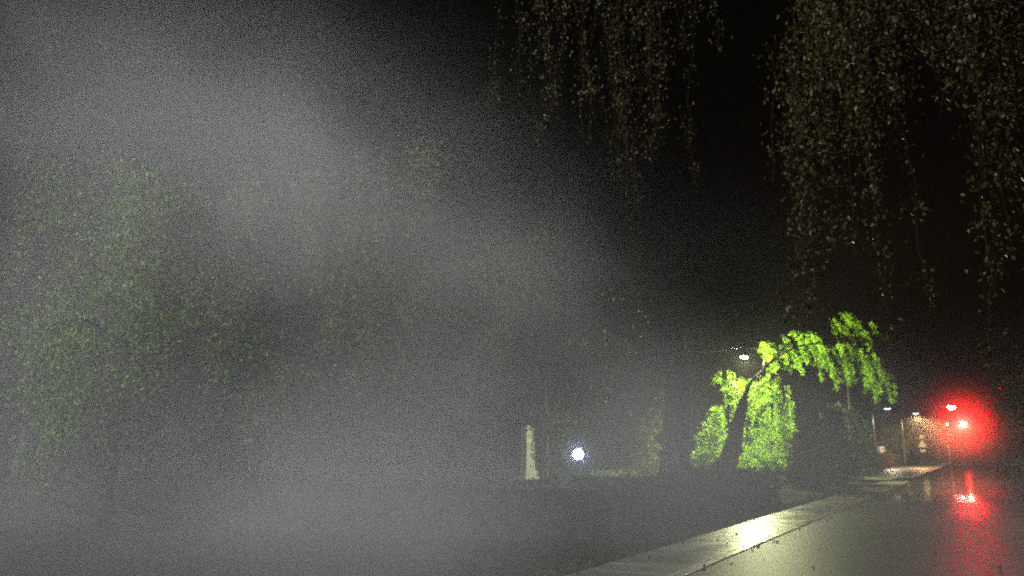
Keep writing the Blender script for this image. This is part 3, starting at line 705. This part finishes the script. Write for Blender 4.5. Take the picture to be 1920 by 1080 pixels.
lv = Leaves()
for _ in range(260):
    s_ = random.uniform(8, 40); o_ = random.choice((random.uniform(WALK_L, KERB_L), KERB_L + abs(random.gauss(0, .25)), random.uniform(KERB_L, KERB_R)))
    lv.add(S(s_, o_, 0.045 if o_ < KERB_L else 0.03 + 0.05 * (1 - ((o_ - KERB_L) / (KERB_R - KERB_L) * 2 - 1) ** 2)), Vector((random.gauss(0, 1), random.gauss(0, 1), random.uniform(0, .25))), random.uniform(.04, .08))
lv.build('fallen_leaves', M['leaf_near'], None, .6, label='wet fallen leaves scattered on the pavement and road', cat='leaves', kind='stuff')

# ------------------------------------------------------------ air: thin even haze everywhere and an added bank of mist on the left for the lens veil
m = bpy.data.materials.new('haze_air'); m.use_nodes = True; nt = m.node_tree; nt.nodes.clear()
out = nt.nodes.new('ShaderNodeOutputMaterial'); pv = nt.nodes.new('ShaderNodeVolumePrincipled')
pv.inputs['Color'].default_value = (0.92, 0.94, 0.96, 1); pv.inputs['Density'].default_value = 0.0002; pv.inputs['Anisotropy'].default_value = 0.3
nt.links.new(pv.outputs[0], out.inputs['Volume'])
hz = MB().box((20, 160, 14.5), (420, 440, 35)).build('haze', m, kind='stuff')
tag(hz, 'thin night haze filling the air', 'haze')

MIST_OFFSET = (85, 45, 25)
def veil_mist():  # added volume, its density shaped to stand in for the lens veil
    m = bpy.data.materials.new('mist'); m.use_nodes = True; nt = m.node_tree; nt.nodes.clear()
    out = nt.nodes.new('ShaderNodeOutputMaterial'); pv = nt.nodes.new('ShaderNodeVolumePrincipled')
    pv.inputs['Color'].default_value = (0.90, 0.92, 0.96, 1); pv.inputs['Anisotropy'].default_value = 0.0
    g = nt.nodes.new('ShaderNodeNewGeometry'); sx = nt.nodes.new('ShaderNodeSeparateXYZ'); nt.links.new(g.outputs['Position'], sx.inputs[0])
    def mth(op, a, b=None):
        n = nt.nodes.new('ShaderNodeMath'); n.operation = op
        for i, v in enumerate((a, b)):
            if v is None: continue
            if isinstance(v, (int, float)): n.inputs[i].default_value = v
            else: nt.links.new(v, n.inputs[i])
        return n.outputs[0]
    def sm(v, a, b, t0=0.0, t1=1.0):
        n = nt.nodes.new('ShaderNodeMapRange'); n.interpolation_type = 'SMOOTHSTEP'
        n.inputs['From Min'].default_value = a; n.inputs['From Max'].default_value = b
        n.inputs['To Min'].default_value = t0; n.inputs['To Max'].default_value = t1
        nt.links.new(v, n.inputs['Value']); return n.outputs[0]
    X, Y, Z = sx.outputs
    top = mth('SUBTRACT', mth('SUBTRACT', 6.9, mth('MULTIPLY', X, 0.53)), Z)
    off = nt.nodes.new('ShaderNodeVectorMath'); off.operation = 'ADD'; nt.links.new(g.outputs['Position'], off.inputs[0]); off.inputs[1].default_value = MIST_OFFSET
    f = noise(nt, 0.2, 2, 0.55, off.outputs[0])
    top = mth('ADD', top, mth('MULTIPLY', mth('SUBTRACT', f, 0.5), 3.0))
    d = mth('MULTIPLY', sm(top, 0.0, 2.2), sm(mth('ADD', Y, sm(Z, 3.4, 0.0, 0.0, 4.0)), 8, 12.5))
    d = mth('MULTIPLY', d, sm(Y, 31, 12)); d = mth('MULTIPLY', d, sm(Z, 12.5, 6.6))
    d = mth('MULTIPLY', d, sm(f, 0.3, 0.7, 0.2, 1.85))
    nt.links.new(mth('MULTIPLY', mth('MULTIPLY', d, sm(X, -9.3, 0.7, 0.48, 1.45)), 0.037), pv.inputs['Density'])
    nt.links.new(pv.outputs[0], out.inputs['Volume'])
    o = MB().box((-4, 16.8, 6.3), (52, 29.4, 12.6)).build('mist', m, kind='stuff')
    tag(o, 'pale mist bank added for the grey veil over the left of the park', 'mist')
veil_mist()
def halo_puff(c, rad, dens, label, power=3.0):  # added ball of mist that imitates the bloom round a lamp
    m = bpy.data.materials.new('halo_puff'); m.use_nodes = True; nt = m.node_tree; nt.nodes.clear()
    out = nt.nodes.new('ShaderNodeOutputMaterial'); pv = nt.nodes.new('ShaderNodeVolumePrincipled')
    pv.inputs['Color'].default_value = (0.92, 0.93, 0.95, 1); pv.inputs['Anisotropy'].default_value = 0.2
    m.cycles.volume_step_rate = 0.12
    tc = nt.nodes.new('ShaderNodeTexCoord')
    ln = nt.nodes.new('ShaderNodeVectorMath'); ln.operation = 'LENGTH'; nt.links.new(tc.outputs['Object'], ln.inputs[0])
    n = nt.nodes.new('ShaderNodeMapRange'); n.inputs['From Min'].default_value = 1.0; n.inputs['From Max'].default_value = 0.0
    pw = nt.nodes.new('ShaderNodeMath'); pw.operation = 'POWER'; nt.links.new(n.outputs[0], pw.inputs[0]); pw.inputs[1].default_value = power
    mu = nt.nodes.new('ShaderNodeMath'); mu.operation = 'MULTIPLY'; nt.links.new(pw.outputs[0], mu.inputs[0]); mu.inputs[1].default_value = dens
    nt.links.new(ln.outputs['Value'], n.inputs['Value']); nt.links.new(mu.outputs[0], pv.inputs['Density']); nt.links.new(pv.outputs[0], out.inputs['Volume'])
    bm = bmesh.new(); bmesh.ops.create_icosphere(bm, subdivisions=3, radius=1.02); me = bpy.data.meshes.new('mist'); bm.to_mesh(me); bm.free()
    me.materials.append(m); o = bpy.data.objects.new('mist', me); col.objects.link(o); o.location = c; o.scale = rad
    tag(o, label, 'mist', kind='stuff')
halo_puff(at(1806, 796, 93), (12, 12, 12), 0.3, 'ball of mist added for the red halo round the traffic signal', 5.6)
halo_puff((root_globe.x, root_globe.y, root_globe.z), (2.0, 2.0, 2.0), 0.16, 'ball of mist added for the halo round the globe lamp', 3.0)
